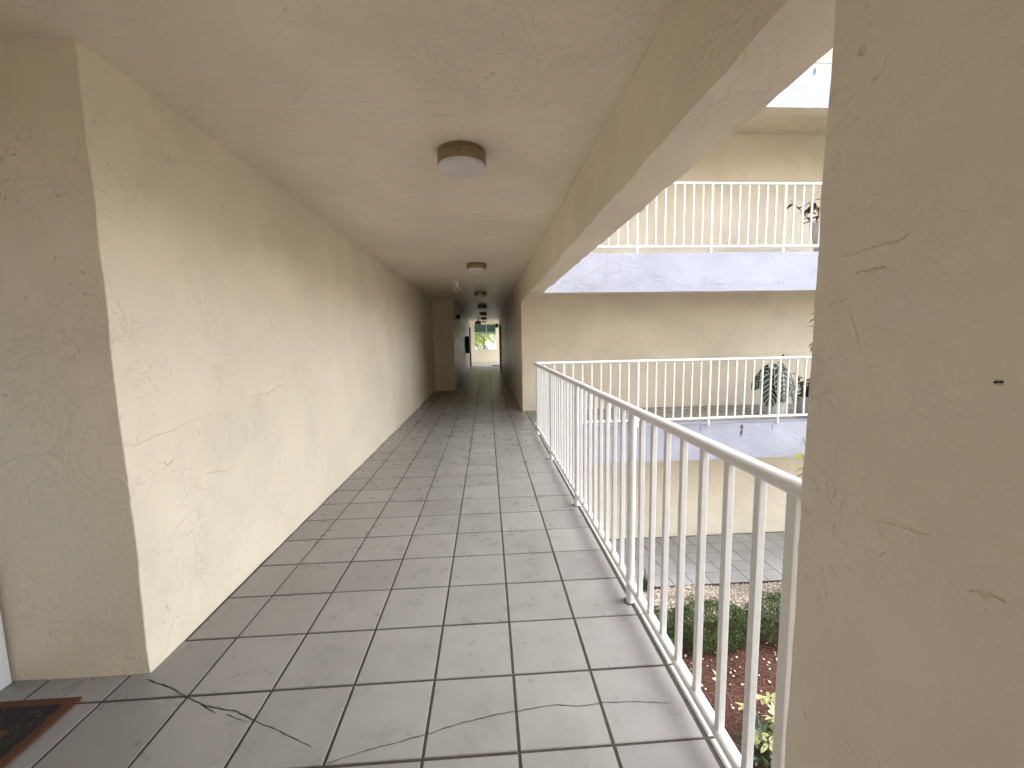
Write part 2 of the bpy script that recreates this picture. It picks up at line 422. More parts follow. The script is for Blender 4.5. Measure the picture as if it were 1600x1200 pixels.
# ceiling slab
mb = rough_box(-2.6, .664, -4.5, Y_F, CZ, 2.69, (.3,.13,.2), .004, 31)
o = mb.build('ceiling', M['ceiling'], smooth=True); tag(o, 'cream textured ceiling over the walkway holding a row of round lamps', 'ceiling')
mb = MB(); mb.box(-2.6, X_R+.02, Y_F+.002, Y_E+.3, CZ+.001, 2.69); mb.box(X_R+.022, .9, Y_LOB+.01, Y_E+.3, CZ+.001, 2.69); mb.box(-3.0,-2.602,Y_LOB+.01,Y_E+.3,CZ+.001,2.69)
mb.build('ceiling_end', M['ceiling'], o)

# storeys above the walkway (unseen from below, they keep the sky off the corridor)
mb = MB(); mb.box(-8, -1.5, -4.5, 23, 2.70, 8.0); mb.box(-1.498,.86,-4.5,7.9,5.25,5.39); mb.box(.66,.86,-4.5,7.9,4.82,5.248); mb.box(-2, .9, -4.5, 23, 8.01, 8.2)
tag(mb.build('building', M['block']), kind='structure')
# unseen wing added behind the pillar, blocking sky to dim the far fascia
mb = MB(); mb.box(.95, 14, -9, -4.2, GZ-.05, 8.6)
tag(mb.build('building', M['block']), kind='structure')
# closing wall behind the camera
mb = MB(); mb.box(-2.35, .6, -4.7, -4.505, -.02, CZ+.05); o = mb.build('stucco_wall', M['wall']); tag(o, 'cream end wall of the walkway behind the viewpoint', 'wall')

# ------------------------------------------------------------------ tiled floors
P = .33; GX, GY = -.5825, .9426; GAP = .0105
def tile_mesh(sx, sy, name='tile', ht=.009, ch=.0025):
    mb = MB()
    a, b = sx/2, sy/2; c = ch
    vs = [(-a,-b,-ht),(a,-b,-ht),(a,b,-ht),(-a,b,-ht),(-a,-b,-c),(a,-b,-c),(a,b,-c),(-a,b,-c),(-a+c,-b+c,0),(a-c,-b+c,0),(a-c,b-c,0),(-a+c,b-c,0)]
    fs = [(8,9,10,11)]
    for k in range(4):
        k2 = (k+1) % 4; fs += [(k,k2,4+k2,4+k),(4+k,4+k2,8+k2,8+k)]
    mb.add(vs, fs); return mb
floor = MB()
floor.box(-2.6, .815, -4.5, Y_LOB, -.14, -.004); floor.box(-3.0, 1.6, Y_LOB+.001, Y_E+.2, -.14, -.004); 
floor.box(.60,.812,-4.5,Y_F,-.58,-.141)
floor = floor.build('walkway_floor', M['grout']); tag(floor, kind='structure')
full = tile_mesh(P-GAP, P-GAP).mesh('tile', M['tile'])
part_w = (GX-2*P) - (X_L+.012)
cutm = tile_mesh(part_w-GAP/2, P-GAP).mesh('tile', M['tile'])
last_w = .752-(GX+4*P)
far = MB()
def put(me_mb_dims, x, y, near):
    sx, sy, me = me_mb_dims
    dz = random.uniform(-.0008, .0008)
    if near:
        inst('tile', me, (x, y, dz), floor, (random.uniform(-.0015,.0015), random.uniform(-.0015,.0015), random.uniform(-.002,.002)))
    else:
        t = tile_mesh(sx, sy); far.add([(vx+x, vy+y, vz+dz) for vx,vy,vz in t.v], t.f)
for j in range(-4, 78):
    y = GY + (j+.5)*P
    if y > Y_E-.1: break
    near = -1.2 < y < 9.5
    for i in range(-6, 5):
        xa, xb = GX+i*P, GX+(i+1)*P
        if y > Y_LOB: ok = True
        elif y > 11.77: ok = xb > X_P and xa < X_R
        elif y > Y_C+.1: ok = xb > X_L
        else: ok = xb > -2.05
        if y > Y_F and y < Y_LOB and i >= 4: ok = False
        if i >= 4 and y < Y_LOB: continue
        if not ok: continue
        if i == -3 and Y_C+.1 < y < 11.7:
            put((part_w-GAP/2, P-GAP, cutm), (X_L+.012+GX-2*P-GAP/2)/2+.002, y, near)
        else:
            put((P-GAP, P-GAP, full), (xa+xb)/2, y, near)
o = far.build('tile_field', M['tile'], floor); o['kind'] = 'stuff'
# pale bull-nosed trim pieces along the open edge
trim = tile_mesh(.062, P-GAP, ht=.02, ch=.006).mesh('edge_tile', M['trim'])
for j in range(-4, 16):
    y = GY + (j+.5)*P
    if y > 6.3: break
    inst('edge_tile', trim, (.781, y, .006+random.uniform(-.001,.001)), floor, (0, random.uniform(-.01,.01), random.uniform(-.004,.004)))

def ribbon(pts, wd, z=.0012):
    mb = MB(); n = len(pts)
    fine = []
    for k in range(n-1):
        a, b = Vector(pts[k]), Vector(pts[k+1]); q = max(2, int((b-a).length/.02))
        for s in range(q):
            p = a.lerp(b, s/q); fine.append(p + Vector((random.uniform(-1,1), random.uniform(-1,1)))*.0022)
    fine.append(Vector(pts[-1]))
    vs = []
    for k, p in enumerate(fine):
        d = (fine[min(k+1,len(fine)-1)] - fine[max(k-1,0)]).normalized(); nn = Vector((-d.y, d.x))
        ww = wd*random.uniform(.5,1.2)*min(1, (len(fine)-k)/6+.2)
        vs += [(p.x+nn.x*ww/2, p.y+nn.y*ww/2, z), (p.x-nn.x*ww/2, p.y-nn.y*ww/2, z)]
    mb.add(vs, [(2*k, 2*k+1, 2*k+3, 2*k+2) for k in range(len(fine)-1)]); return mb
c1 = [(-1.476,1.701),(-1.362,1.659),(-1.213,1.583),(-1.141,1.548),(-.998,1.511),(-.916,1.47),(-.751,1.394),(-.647,1.343)]
ribbon(c1, .005).build('crack', M['crack'], floor)
ribbon([(-1.165,1.56),(-1.11,1.53),(-1.075,1.509)], .005, .0016).build('crack', M['crack'], floor)
ribbon([(-1.03,1.50),(-.97,1.475),(-.925,1.462)], .003, .0016).build('crack', M['crack'], floor)
c2 = [(-.57,1.282),(-.446,1.319),(-.265,1.356),(-.13,1.395),(-.011,1.418),(.074,1.427),(.237,1.445),(.322,1.43),(.412,1.44),(.562,1.433),(.682,1.415)]
ribbon(c2, .0032).build('crack', M['crack'], floor)

for py_ in (2.04, 3.34, 4.70, 6.0):     # rust and dirt round the post feet
    mb = MB(); n_ = 18
    mb.v = [(.733, py_, .0018)] + [(.730+math.cos(2*math.pi*k/n_)*random.uniform(.022,.034), py_+math.sin(2*math.pi*k/n_)*random.uniform(.026,.045), .0016) for k in range(n_)]
    mb.f = [(0, 1+k, 1+(k+1) % n_) for k in range(n_)]; mb.mi = [0]*n_
    mb.build('stain', M['grout'], floor)

# ------------------------------------------------------------------ far wing walkways
Y_S = 6.33
def slab(z, label, x1=12.5):
    e = empty('walkway_slab', (.9, Y_S, z)); tag(e, label, 'walkway slab')
    x0 = .69 if abs(z) > .1 else .818
    f = rough_box(x0-.9, x1-.9, 0, .2, -.58, .006, (.07,.06,.05), .007, 40+z*3)
    f.mi = [1 if all(f.v[i][2] < -.55 for i in q_) else 0 for q_ in f.f]
    f = f.build('fascia', [M['fascia'], M['block']], e, True)
    d_ = MB(); d_.box(x0-.9, x1-.9, .201, Y_F-Y_S-.003, -.145, -.006); d_.build('deck', M['block'], e)
    g_ = MB(); g_.box(x0-.9+.002, x1-.9, .012, Y_F-Y_S-.004, -.005, -.0005); g_.build('grout_bed', M['grout'], e)
    return e
s_mid = slab(0, 'walkway slab across the courtyard at eye-level floor, lavender white edge with black streaks')
s_up = slab(2.69, 'upper walkway slab with clean lavender white stucco edge, one floor up')
s_top = slab(5.39, 'topmost walkway slab, only a white wedge showing beside the pillar top')
s_roof = MB(); s_roof.box(.69, 12.5, 6.1, 8.4, 8.01, 8.2); s_roof = s_roof.build('roof_slab', M['block']); tag(s_roof, 'flat cream roof slab over the top walkway of the far wing', 'roof')
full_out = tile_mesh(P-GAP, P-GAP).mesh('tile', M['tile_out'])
def tile_rows(e, z, x0, x1, y0, rows, parts, origin, tm=None):
    bigm = MB()
    n = int((x1-x0)/P)
    for r in range(rows):
        for c in range(n):
            cx, cy = x0+(c+.5)*P, y0+(r+.5)*P
            dz = random.uniform(-.001,.001)
            if parts and cx < 7.2:
                inst('tile', tm or full, (cx-origin[0], cy-origin[1], z-origin[2]+dz), e, (random.uniform(-.002,.002), random.uniform(-.002,.002), 0))
            else:
                t = tile_mesh(P-GAP, P-GAP); bigm.add([(vx+cx-origin[0], vy+cy-origin[1], vz+z-origin[2]+dz) for vx,vy,vz in t.v], t.f)
    if bigm.v:
        o = bigm.build('tile_field', M['tile'], e); o['kind'] = 'stuff'
tile_rows(s_mid, .0015, GX+4*P, 12.4, Y_S+.02, 5, False, (.9, Y_S, 0))
# drip streaks on the eye-level fascia
def streak(e, x, z0, z1, wd):
    mb = MB(); n = 9; vs = []
    for k in range(n):
        z = z0+(z1-z0)*k/(n-1); ww = wd*(.3+random.random())*(1-.5*k/n); xo = random.uniform(-.3,.3)*wd
        vs += [(x+xo-ww/2, -.011, z), (x+xo+ww/2, -.011, z)]
    mb.add(vs, [(2*k, 2*k+1, 2*k+3, 2*k+2) for k in range(n-1)])
    mb.build('stain', M['stainm'], e)
for (x, a, b, wd) in ((4.09,-.02,-.20,.035),(3.40,-.02,-.12,.012),(4.6,-.02,-.13,.01),(2.6,-.03,-.16,.02),(2.15,-.02,-.12,.015),(3.05,-.02,-.11,.012)):
    streak(s_mid, x-.9, a, b, wd)
streak(s_top, 4.98-.9, -.03, -.12, .03)

# ground-level walkway
gw = MB(); gw.box(.7, 12.4, Y_S+.0, Y_F-.003, GZ-.12, GZ-.006)
gw = gw.build('ground_walkway', M['grout']); tag(gw, kind='structure')
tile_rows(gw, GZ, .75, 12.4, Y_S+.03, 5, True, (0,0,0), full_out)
# brown door on the ground floor
d = empty('door', (7.15, Y_F, GZ)); tag(d, 'dark brown door in the ground floor wall, just left of the pillar', 'door')
fr = MB(); fr.box(-.52,-.44,-.03,.0-.008,0,2.14); fr.box(.44,.52,-.03,-.008,0,2.14); fr.box(-.44,.44,-.03,-.008,2.06,2.14); bevel(fr.build('door_frame', M['brown'], d), .004)
lf = MB(); lf.box(-.438,.438,-.02,-.007,.005,2.058); lf = lf.build('door_leaf', M['brown'], d)
hd = MB(); hd.tube([(-.36,-.02,1.0),(-.36,-.06,1.0),(-.26,-.06,1.0)], .01); hd.build('handle', M['steel'], lf, True)

# ------------------------------------------------------------------ railings
def rail_between(name, label, A, B, posts, bals, z_top=1.045, z_bot=.108, endsq=None, ext=0):
    """A,B on plan at floor height; posts/bals are distances along A->B"""
    A, B = Vector(A), Vector(B); d = B-A; ln = d.length; ang = math.atan2(d.y, d.x)
    e = empty(name, A, ang); tag(e, label, 'railing', 'white metal railings of the walkways')
    def tube(nm, z, r, x0, x1):
        mb = MB(); q = 14
        pts = [(x0+(x1-x0)*k/q, noise.noise(Vector((x0+k, z, A.z)))*.0015, z+noise.noise(Vector((k*1.3, z*3, A.z+5)))*.0015) for k in range(q+1)]
        mb.tube(pts, r, 16); return mb.build(nm, M['white'], e, True)
    tube('top_rail', z_top, .0225, -ext, ln+.01)
    tube('bottom_rail', z_bot, .022, -ext*.2, ln+.01)
    pm = MB(); pm.tube([(0,0,-.001),(0,0,.006)], .0235, 16); pm.tube([(0,0,.006),(0,0,z_top-.018)], .0215, 16); pm = pm.mesh('post', M['white'], True)
    bm_ = MB(); bm_.box(-.0118,.0118,-.0118,.0118,z_bot+.012,z_top-.016); bme = bm_.mesh('baluster', M['white'])
    for s in posts: inst('post', pm, (s, 0, 0), e)
    for s in bals:
        o = inst('baluster', bme, (s, random.uniform(-.001,.001), 0), e, (random.uniform(-.0015,.0015), random.uniform(-.0015,.0015), random.uniform(-.03,.03)))
        if 1:
            b = o.modifiers.new('bevel', 'BEVEL'); b.width = .003; b.segments = 2
    if endsq is not None:
        sq = MB(); sq.box(-.016,.016,-.016,.016,.0,z_top-.012); bevel(sq.build('end_post', M['white'], e, loc=(endsq,0,0)), .003)
    return e
RX, RY0, RY1 = .737, .86, 6.2
near_posts = [2.04-RY0, 3.34-RY0, 4.70-RY0, 6.0-RY0]
nb = [1.049,1.190,1.340,1.487,1.628,1.768,1.900]
def spread(a, b, n): return [a+(b-a)*(k+1)/(n+1) for k in range(n)]
nb += spread(2.04,3.34,8) + spread(3.34,4.70,9) + spread(4.70,6.0,8)
rail_between('railing', 'white railing running along the open right edge of the tiled walkway', (RX,RY0,0), (RX-.01,RY1,0), near_posts, [y-RY0 for y in nb], endsq=.915-RY0, ext=.05)
fy = 6.40
fp = [1.165+1.172*k for k in range(8)]
fb = []
for k in range(-1, 8):
    a = 1.165+1.172*k
    fb += [a+1.172*q/8 for q in range(1, 8) if a+1.172*q/8 > .80]
fb = [x for x in fb if x < 10.4]
rail_between('railing', 'white railing across the courtyard at eye-level floor, in front of potted plants', (.735,6.235,0), (10.5,6.235+.19*(10.5-.735)/4.3*.5,0), [x-.735 for x in fp if x<10.4], [x-.735 for x in fb], ext=0)
for z, lb in ((2.69,'white railing of the upper walkway, one floor up beyond the beam'), (5.39,'white railing of the topmost walkway, barely showing beside the pillar top')):
    rail_between('railing', lb, (.735,fy,z), (10.5,fy,z), [x-.735 for x in fp if x<10.4], [x-.735 for x in fb])

# ------------------------------------------------------------------ ceiling lamps
lamp_y = [2.64 + 3.68*k for k in range(7)]
lamp_lb = ['nearest and largest round ceiling lamp with brass ring and opal glass',
 'second round brass ceiling lamp from the viewpoint, just before the hanging red glass globe',
 'third round brass ceiling lamp from the viewpoint, just past the hanging red glass globe',
 'fourth round ceiling lamp from the viewpoint, dark against the dim corridor ceiling',
 'fifth round ceiling lamp from the viewpoint, above the black wall cabinet stretch',
 'sixth round ceiling lamp from the viewpoint, next to the red exit sign',
 'farthest round ceiling lamp, a dark sliver before the bright corridor end']
ring = MB(); ring.lathe([(.01,0),(.146,0),(.148,-.004),(.148,-.016),(.143,-.018),(.143,-.026),(.147,-.028),(.147,-.078),(.144,-.082),(.138,-.080)], 48)
ring = ring.mesh('ring', M['brass'], True)
dif = MB(); dif.lathe([(.1435,-.078),(.1435,-.088),(.139,-.097),(.12,-.106),(.08,-.113),(.04,-.116),(.001,-.117)], 48); dif = dif.mesh('diffuser', M['opal'], True)
scr = MB(); scr.tube([(0,0,0),(0,.006,0)], .005, 8); scr = scr.mesh('screw', M['dark'])
for y, lb in zip(lamp_y, lamp_lb):
    e = empty('ceiling_lamp', (-.125, y, CZ-.0015), random.uniform(-.4,.4)); tag(e, lb, 'ceiling lamp', 'row of round ceiling lamps')
    inst('ring', ring, (0,0,0), e); inst('diffuser', dif, (0,0,0), e)
    for a in (-1.9, .2, 2.3): inst('screw', scr, (.146*math.cos(a), .146*math.sin(a), -.05), e, (0,0,a-math.pi/2))

# hanging glass globe
def glassmat(col):
    mt, t, p = newmat('pink_glass'); p.inputs['Base Color'].default_value = col; p.inputs['Transmission Weight'].default_value = .8
    p.inputs['Roughness'].default_value = .06; p.inputs['IOR'].default_value = 1.45; return mt
e = empty('globe_lamp', (-.55, 8.2, CZ)); tag(e, 'small hanging red and clear glass globe lamp on the left of the ceiling', 'lamp')
b_ = MB(); b_.lathe([(.001,.001),(.062,.001),(.065,-.012),(.05,-.03),(.028,-.038),(.024,-.085),(.034,-.09),(.034,-.105),(.001,-.105)], 24); b_.build('base', M['potwhite'], e, True)
b_ = MB(); b_.lathe([(.03,-.1)]+[(.062*math.sin(a), -.15-.055*math.cos(math.pi-a)*-1 if False else -.152+.06*math.cos(a)) for a in [R(x) for x in range(35,181,12)]], 24); b_.build('globe', glassmat((.9,.62,.6,1)), e, True)
b_ = MB(); b_.lathe([(.001,-.10),(.018,-.102),(.022,-.14),(.014,-.17),(.001,-.175)], 12); b_.build('bulb', simple('red_bulb',(.55,.10,.09),.25), e, True)

# ------------------------------------------------------------------ fittings in the dark corridor
e = empty('cabinet', (X_P, 18.4, 0)); tag(e, 'black metal cabinet on the dark left corridor wall', 'cabinet')
b_ = MB(); b_.box(0,.16,-.4,.4,.86,1.6); bevel(b_.build('body', M['dark'], e), .006)
b_ = MB(); b_.box(.161,.172,-.37,.37,.89,1.57); b_ = b_.build('door', M['dark'], e)
c_ = MB(); c_.tube([(.172,-.3,1.2),(.2,-.3,1.2)], .015); c_.build('handle', M['steel'], b_)
e = empty('wall_lamp', (X_P, 12.9, 2.14)); tag(e, 'small dark wall lamp high on the jutting corridor wall', 'wall lamp')
b_ = MB(); b_.box(.002,.03,-.05,.05,-.07,.07); bevel(b_.build('back_plate', M['dark'], e), .004)
b_ = MB(); b_.lathe([(.001,.06),(.03,.06),(.045,-.02),(.035,-.06),(.001,-.065)], 16, (.075,0,0)); b_.build('shade', M['dark'], e, True)
e = empty('wall_lantern', (X_R, 22.4, 2.15)); tag(e, 'dark wall lantern on the right corridor wall near the bright end', 'wall lamp')
b_ = MB(); b_.box(-.03,-.002,-.06,.06,-.1,.1); b_.build('back_plate', M['dark'], e)
b_ = MB(); b_.box(-.19,-.05,-.08,.08,-.07,.09); b_.lathe([(.1,.09),(.11,.10),(.02,.15),(.001,.15)], 12, (-.12,0,0)); bevel(b_.build('lantern_body', M['dark'], e), .008)
def side_door(x, y0, y1, sgn, label):
    e = empty('corridor_door', (x, y0, 0)); tag(e, label, 'door')
    q = lambda a, b: (min(sgn*a, sgn*b), max(sgn*a, sgn*b))
    f = MB()
    for (ya, yb, za, zb) in ((0,.08,0,2.12),(y1-y0-.08,y1-y0,0,2.12),(.08,y1-y0-.08,2.04,2.12)):
        a, b = q(.004,.05); f.box(a,b,ya,yb,za,zb)
    bevel(f.build('door_frame', M['brown'], e), .004)
    a, b = q(.003,.02); f = MB(); f.box(a,b,.082,y1-y0-.082,.006,2.038); lf = f.build('door_leaf', M['brown'], e)
    h = MB(); h.tube([(sgn*.02,.16,1.0),(sgn*.075,.16,1.0),(sgn*.075,.27,1.0)], .011); h.build('handle', M['dark'], lf, True)
side_door(X_P, 21.9, 22.9, 1, 'brown door with a dark handle on the left, near the bright corridor end')
side_door(X_R, 19.6, 20.6, -1, 'brown door on the right wall near the bright corridor end')
o = MB(); o.box(-.2,.2,-.28,.28,0,.012); o = o.build('doormat', simple('black_rubber',(.02,.02,.02),.9,bump=.004,scale=90), loc=(.44,23.0,.004)); tag(o, 'black doormat at the bright far end of the corridor', 'doormat')

# exit sign
e = empty('exit_sign', (-.43, 21.9, 2.24)); tag(e, 'red exit sign hanging from the ceiling near the corridor end', 'sign')
b_ = MB(); b_.box(-.15,.15,-.02,.02,0,.19); bevel(b_.build('housing', simple('sign_white',(.35,.30,.28),.5), e), .006)
b_ = MB(); b_.box(-.04,.04,-.015,.015,.191,CZ-2.24); b_.build('stem', M['dark'], e)
cu = bpy.data.curves.new('exit_text', 'FONT'); cu.body = 'EXIT'; cu.size = .17; cu.align_x = 'CENTER'; cu.extrude = .003
to = bpy.data.objects.new('exit_text', cu); link(to); dg = bpy.context.evaluated_depsgraph_get(); dg.update()
me = bpy.data.meshes.new_from_object(to.evaluated_get(dg)); bpy.data.objects.remove(to); me.materials.clear(); me.materials.append(M['red'])
o = inst('lettering', me, (0,-.025,.035), e, (R(90),0,0))

# corridor end: parapet, jambs, awning
o = MB(); o.box(-2.0,-.79,Y_E,Y_E+.2,-.02,CZ+.05); o.box(.58,1.0,Y_E,Y_E+.2,-.02,CZ+.05); o.box(-.79,.58,Y_E+.002,Y_E+.198,2.42,CZ+.05)
o = o.build('stucco_wall', M['block']); tag(o, 'bright cream wall at the corridor end around the open window', 'wall')
p_ = MB(); p_.box(-.789,.579,Y_E+.01,Y_E+.19,-.02,.76); p_.build('parapet', M['block'], o)
p_ = MB(); p_.box(-.789,.579,Y_E-.02,Y_E+.22,.761,.80); p_.build('sill', M['white'], o)
e = empty('awning', (-.1, Y_E+.2, 1.85)); tag(e, 'dark green canvas awning with white frame outside the corridor end', 'awning')
c_ = MB(); nn = 10
for k in range(nn+1):
    a = k/nn
    c_.v += [(-1.1, .02+1.15*a, .62-.50*a**1.5), (1.1, .02+1.15*a, .62-.50*a**1.5)]
c_.f = [(2*k,2*k+1,2*k+3,2*k+2) for k in range(nn)]; c_.mi = [0]*nn
c_.build('canopy', M['green_canvas'], e, True)
c_ = MB(); n = 44
vs = []
for k in range(n+1):
    x = -1.1+2.2*k/n; vs += [(x,1.17,.12),(x,1.175,-.02+.02*abs(math.sin(k*math.pi/4)))]
c_.add(vs, [(2*k,2*k+1,2*k+3,2*k+2) for k in range(n)]); c_.build('valance', M['green_canvas'], e)
for z, y in ((.10,1.16),(.03,1.16)):
    c_ = MB(); c_.tube([(-1.1,y-.01,z),(1.1,y-.01,z)], .016, 8); c_.build('frame_bar', M['white'], e, True)
for x in (-1.0, .09, 1.0):
    c_ = MB(); c_.tube([(x,.02,.60)]+[(x,.02+1.15*k/5,.60-.50*(k/5)**1.5-.01) for k in range(1,6)], .016, 8); c_.build('frame_rib', M['white'], e, True)

# ------------------------------------------------------------------ doormat in front of the entrance door
def matmat():
    mt, t, p = newmat('woven_mat'); tc = N(t, 'ShaderNodeTexCoord')
    n = N(t, 'ShaderNodeTexNoise'); n.inputs['Scale'].default_value = 220; L(t, tc.outputs['Object'], n.inputs['Vector'])
    b = N(t, 'ShaderNodeBump'); b.inputs['Distance'].default_value = .004; L(t, n.outputs['Fac'], b.inputs['Height']); L(t, b.outputs[0], p.inputs['Normal'])
    return mt, t, p, tc, n
mt, t, p, tc, n = matmat(); p.inputs['Base Color'].default_value = (.085,.03,.012,1); p.inputs['Roughness'].default_value = 1
M['mat_brown'] = mt
mt, t, p, tc, n = matmat(); p.inputs['Roughness'].default_value = 1
wv = N(t, 'ShaderNodeTexNoise'); wv.inputs['Scale'].default_value = 13; wv.inputs['Distortion'].default_value = 1.5; L(t, tc.outputs['Object'], wv.inputs['Vector'])
ln_ = mathn(t, 'LESS_THAN', mathn(t, 'ABSOLUTE', mathn(t, 'SUBTRACT', wv.outputs['Fac'], .5)), .018)
L(t, mix(t, ln_, (.012,.010,.009,1), (.05,.04,.028,1)), p.inputs['Base Color']); M['mat_black'] = mt
e = empty('doormat', (-1.86, 1.18, .002)); tag(e, 'brown doormat with a black patterned band at the bottom left corner', 'doormat')
b_ = MB(); b_.box(-.2,.2,-.44,.44,0,.012); bevel(b_.build('border', M['mat_brown'], e), .004)
b_ = MB(); b_.box(-.165,.165,-.405,.405,.0122,.0135); b_.build('black_band', M['mat_black'], e)
b_ = MB(); b_.box(-.08,.08,-.30,.30,.0137,.015); b_.build('centre', M['mat_brown'], e)

# small insect on the pillar
e = empty('insect', (.70-.003, .519, 1.34)); tag(e, 'small black insect resting on the right pillar', 'insect')
b_ = MB(); b_.tube([(0,-.009,.001),(0,-.006,.002),(0,-.002,.002),(0,.001,.001),(0,.004,.0015),(0,.008,0),(0,.010,-.001)], [.0008,.0026,.0022,.0012,.003,.0025,.0008], 8); b_.build('body', M['black'], e, True); e.scale = (.6,.6,.6)
for s in (-1,1):
    for k in (-1,0,1):
        b_ = MB(); b_.tube([(0,k*.003,.001),(-.001,k*.005+.001,.001+s*.004),(.003,k*.007,.001+s*.007)], .0004, 5); b_.build('leg', M['black'], e)

# ------------------------------------------------------------------ courtyard planting
def leaf(mb, base, d, up_, ln, wd, segs=3, curl=.25, cup=.15, mi=0, shape=None):
    d = d.normalized(); sd_ = d.cross(up_); 
    if sd_.length < 1e-4: sd_ = d.cross(Vector((1,0,0)))
    sd_.normalize(); nn = sd_.cross(d).normalized()
    b = len(mb.v)
    for k in range(segs+1):
        a = k/segs
        ww = wd*(shape(a) if shape else math.sin(math.pi*min(1, .08+a*.92))**.8)
        c = base + d*ln*a - nn*curl*ln*a*a
        for s in (-1,0,1):
            mb.uv[len(mb.v)] = (.5+s*.5, a); mb.v.append(tuple(c + sd_*s*ww*.5 + nn*abs(s)*cup*ww))
    for k in range(segs):
        for s in (0,1):
            q = b+k*3+s; mb.f.append((q, q+1, q+4, q+3)); mb.mi.append(mi)

def shrub(x, y, sx, sy, h, n, label, group, seed):
    rnd = random.Random(seed)
    e = empty('shrub', (x, y, GZ-.02)); tag(e, label, 'shrub', group)
    st = MB()
    for k in range(14):
        a = rnd.uniform(0,6.28); st.tube([(rnd.uniform(-.1,.1)*sx,rnd.uniform(-.1,.1)*sy,0),(math.cos(a)*sx*.3,math.sin(a)*sy*.3,h*.6),(math.cos(a)*sx*.42,math.sin(a)*sy*.42,h*.85)], [.008,.006,.003], 5)
    st.build('stem', M['bark'], e)
    mb = MB()
    for k in range(n):
        # box-ish clipped mass with lumps
        while True:
            p = Vector((rnd.uniform(-1,1), rnd.uniform(-1,1), rnd.uniform(0,1)))
            rr = (abs(p.x)**3+abs(p.y)**3+abs((p.z-.35)/.65)**3)**(1/3)
            if rr < 1 and rr > .35+.5*rnd.random(): break
        q = Vector((p.x*sx/2, p.y*sy/2, .04+p.z*h))
        lump = noise.noise(Vector((x,y,0))+q*5)*.09 + noise.noise(Vector((x,y,3))+q*14)*.025
        out = Vector((p.x, p.y, p.z-.3)).normalized()
        q += out*lump
        d = (out + Vector((rnd.gauss(0,.6), rnd.gauss(0,.6), rnd.gauss(.2,.6)))).normalized()
        leaf(mb, q, d, Vector((rnd.gauss(0,1),rnd.gauss(0,1),1)), rnd.uniform(.018,.034), rnd.uniform(.012,.02), 2)
    mb.build('foliage', M['boxwood'], e)
shr = [(2.0,5.12,1.05,.62,.42,'clipped green shrub mostly hidden behind the near white posts, by the gravel'),
       (2.98,5.14,1.1,.66,.44,'clipped green shrub left of the dip in the hedge, by the pale gravel'),
       (4.22,5.18,1.35,.70,.46,'taller clipped green shrub against the pillar, right of the dip in the hedge'),
       (5.6,5.16,1.3,.64,.44,'clipped green shrub farthest right in the hedge, behind the pillar')]
for k, a in enumerate(shr): shrub(*a[:5], 8500, a[5], 'clipped shrubs of the low hedge', k+1)

# gravel strip and mulch
def bed(name, x0, x1, y0, y1, z, mat, n=60):
    mb = MB(); nx = int((x1-x0)/.12); ny = int((y1-y0)/.12)
    for j in range(ny+1):
        for i in range(nx+1):
            x = x0+(x1-x0)*i/nx; y = y0+(y1-y0)*j/ny
            mb.v.append((x, y, z+noise.noise(Vector((x*1.7,y*1.7,2)))*.035+noise.noise(Vector((x*6,y*6,5)))*.012))
    for j in range(ny):
        for i in range(nx):
            q = j*(nx+1)+i; mb.f.append((q,q+1,q+nx+2,q+nx+1)); mb.mi.append(0)
    o = mb.build(name, mat, smooth=True); tag(o, kind='structure'); return o
def hgt(x, y, z): return z+noise.noise(Vector((x*1.7,y*1.7,2)))*.035+noise.noise(Vector((x*6,y*6,5)))*.012
M['mulchbase'] = simple('dark_mulch', (.075,.028,.018), .95, bump=.02, scale=45, var=.5)
M['gravelbase'] = simple('gravel_bed', (.30,.25,.20), .95, bump=.02, scale=60, var=.3)
bed('mulch_bed', .9, 11, -2, 5.62, GZ-.03, M['mulchbase'])
bed('gravel_bed', .9, 11, 5.5, Y_S-.01, GZ-.02, M['gravelbase'])
def rndmat(name, cols, rough=.85):
    mt, t, p = newmat(name); geo = N(t, 'ShaderNodeNewGeometry')
    r = ramp(t, geo.outputs['Random Per Island'], [(0, cols[0]+(1,)), (1, cols[-1]+(1,))] + [(i/(len(cols)-1), c+(1,)) for i, c in enumerate(cols[1:-1], 1)])
    L(t, r.outputs[0], p.inputs['Base Color']); p.inputs['Roughness'].default_value = rough; return mt
M['chips'] = rndmat('red_bark_chips', [(.045,.02,.014),(.14,.055,.035),(.22,.10,.06),(.08,.034,.022)])
M['pebbles'] = rndmat('pale_pebbles', [(.62,.56,.48),(.45,.34,.25),(.72,.68,.62),(.52,.42,.33),(.30,.24,.19)], .7)
M['whitestone'] = rndmat('white_stones', [(.72,.68,.62),(.6,.52,.45)], .7)
rnd = random.Random(5)
def octa(mb, c, r, rz):
    vs = []
    ca, sa = math.cos(rz), math.sin(rz); k = [rnd.uniform(.7,1.2) for _ in range(6)]
    base = [(k[0],0,0),(0,k[1]*.8,0),(-k[2],0,0),(0,-k[3]*.8,0),(0,0,k[4]*.6),(0,0,-.5)]
    # eight-sided pebble with a cut ring for roundness
    ringv = []
    for q in range(6):
        a = q*math.pi/3; ringv.append((math.cos(a)*rnd.uniform(.85,1.15), math.sin(a)*rnd.uniform(.65,.9)))
    pts = [(x*.62,y*.62,.5) for x,y in ringv]+[(x,y,.05) for x,y in ringv]+[(x*.7,y*.7,-.4) for x,y in ringv]
    for x,y,z in pts: vs.append((c[0]+(x*ca-y*sa)*r, c[1]+(x*sa+y*ca)*r, c[2]+z*r))
    fs = [(0,1,2,3,4,5)]
    for L_ in (0,6):
        for q in range(6):
            q2 = (q+1)%6; fs.append((L_+6+q, L_+6+q2, L_+q2, L_+q))
    mb.add(vs, fs)
mb = MB()
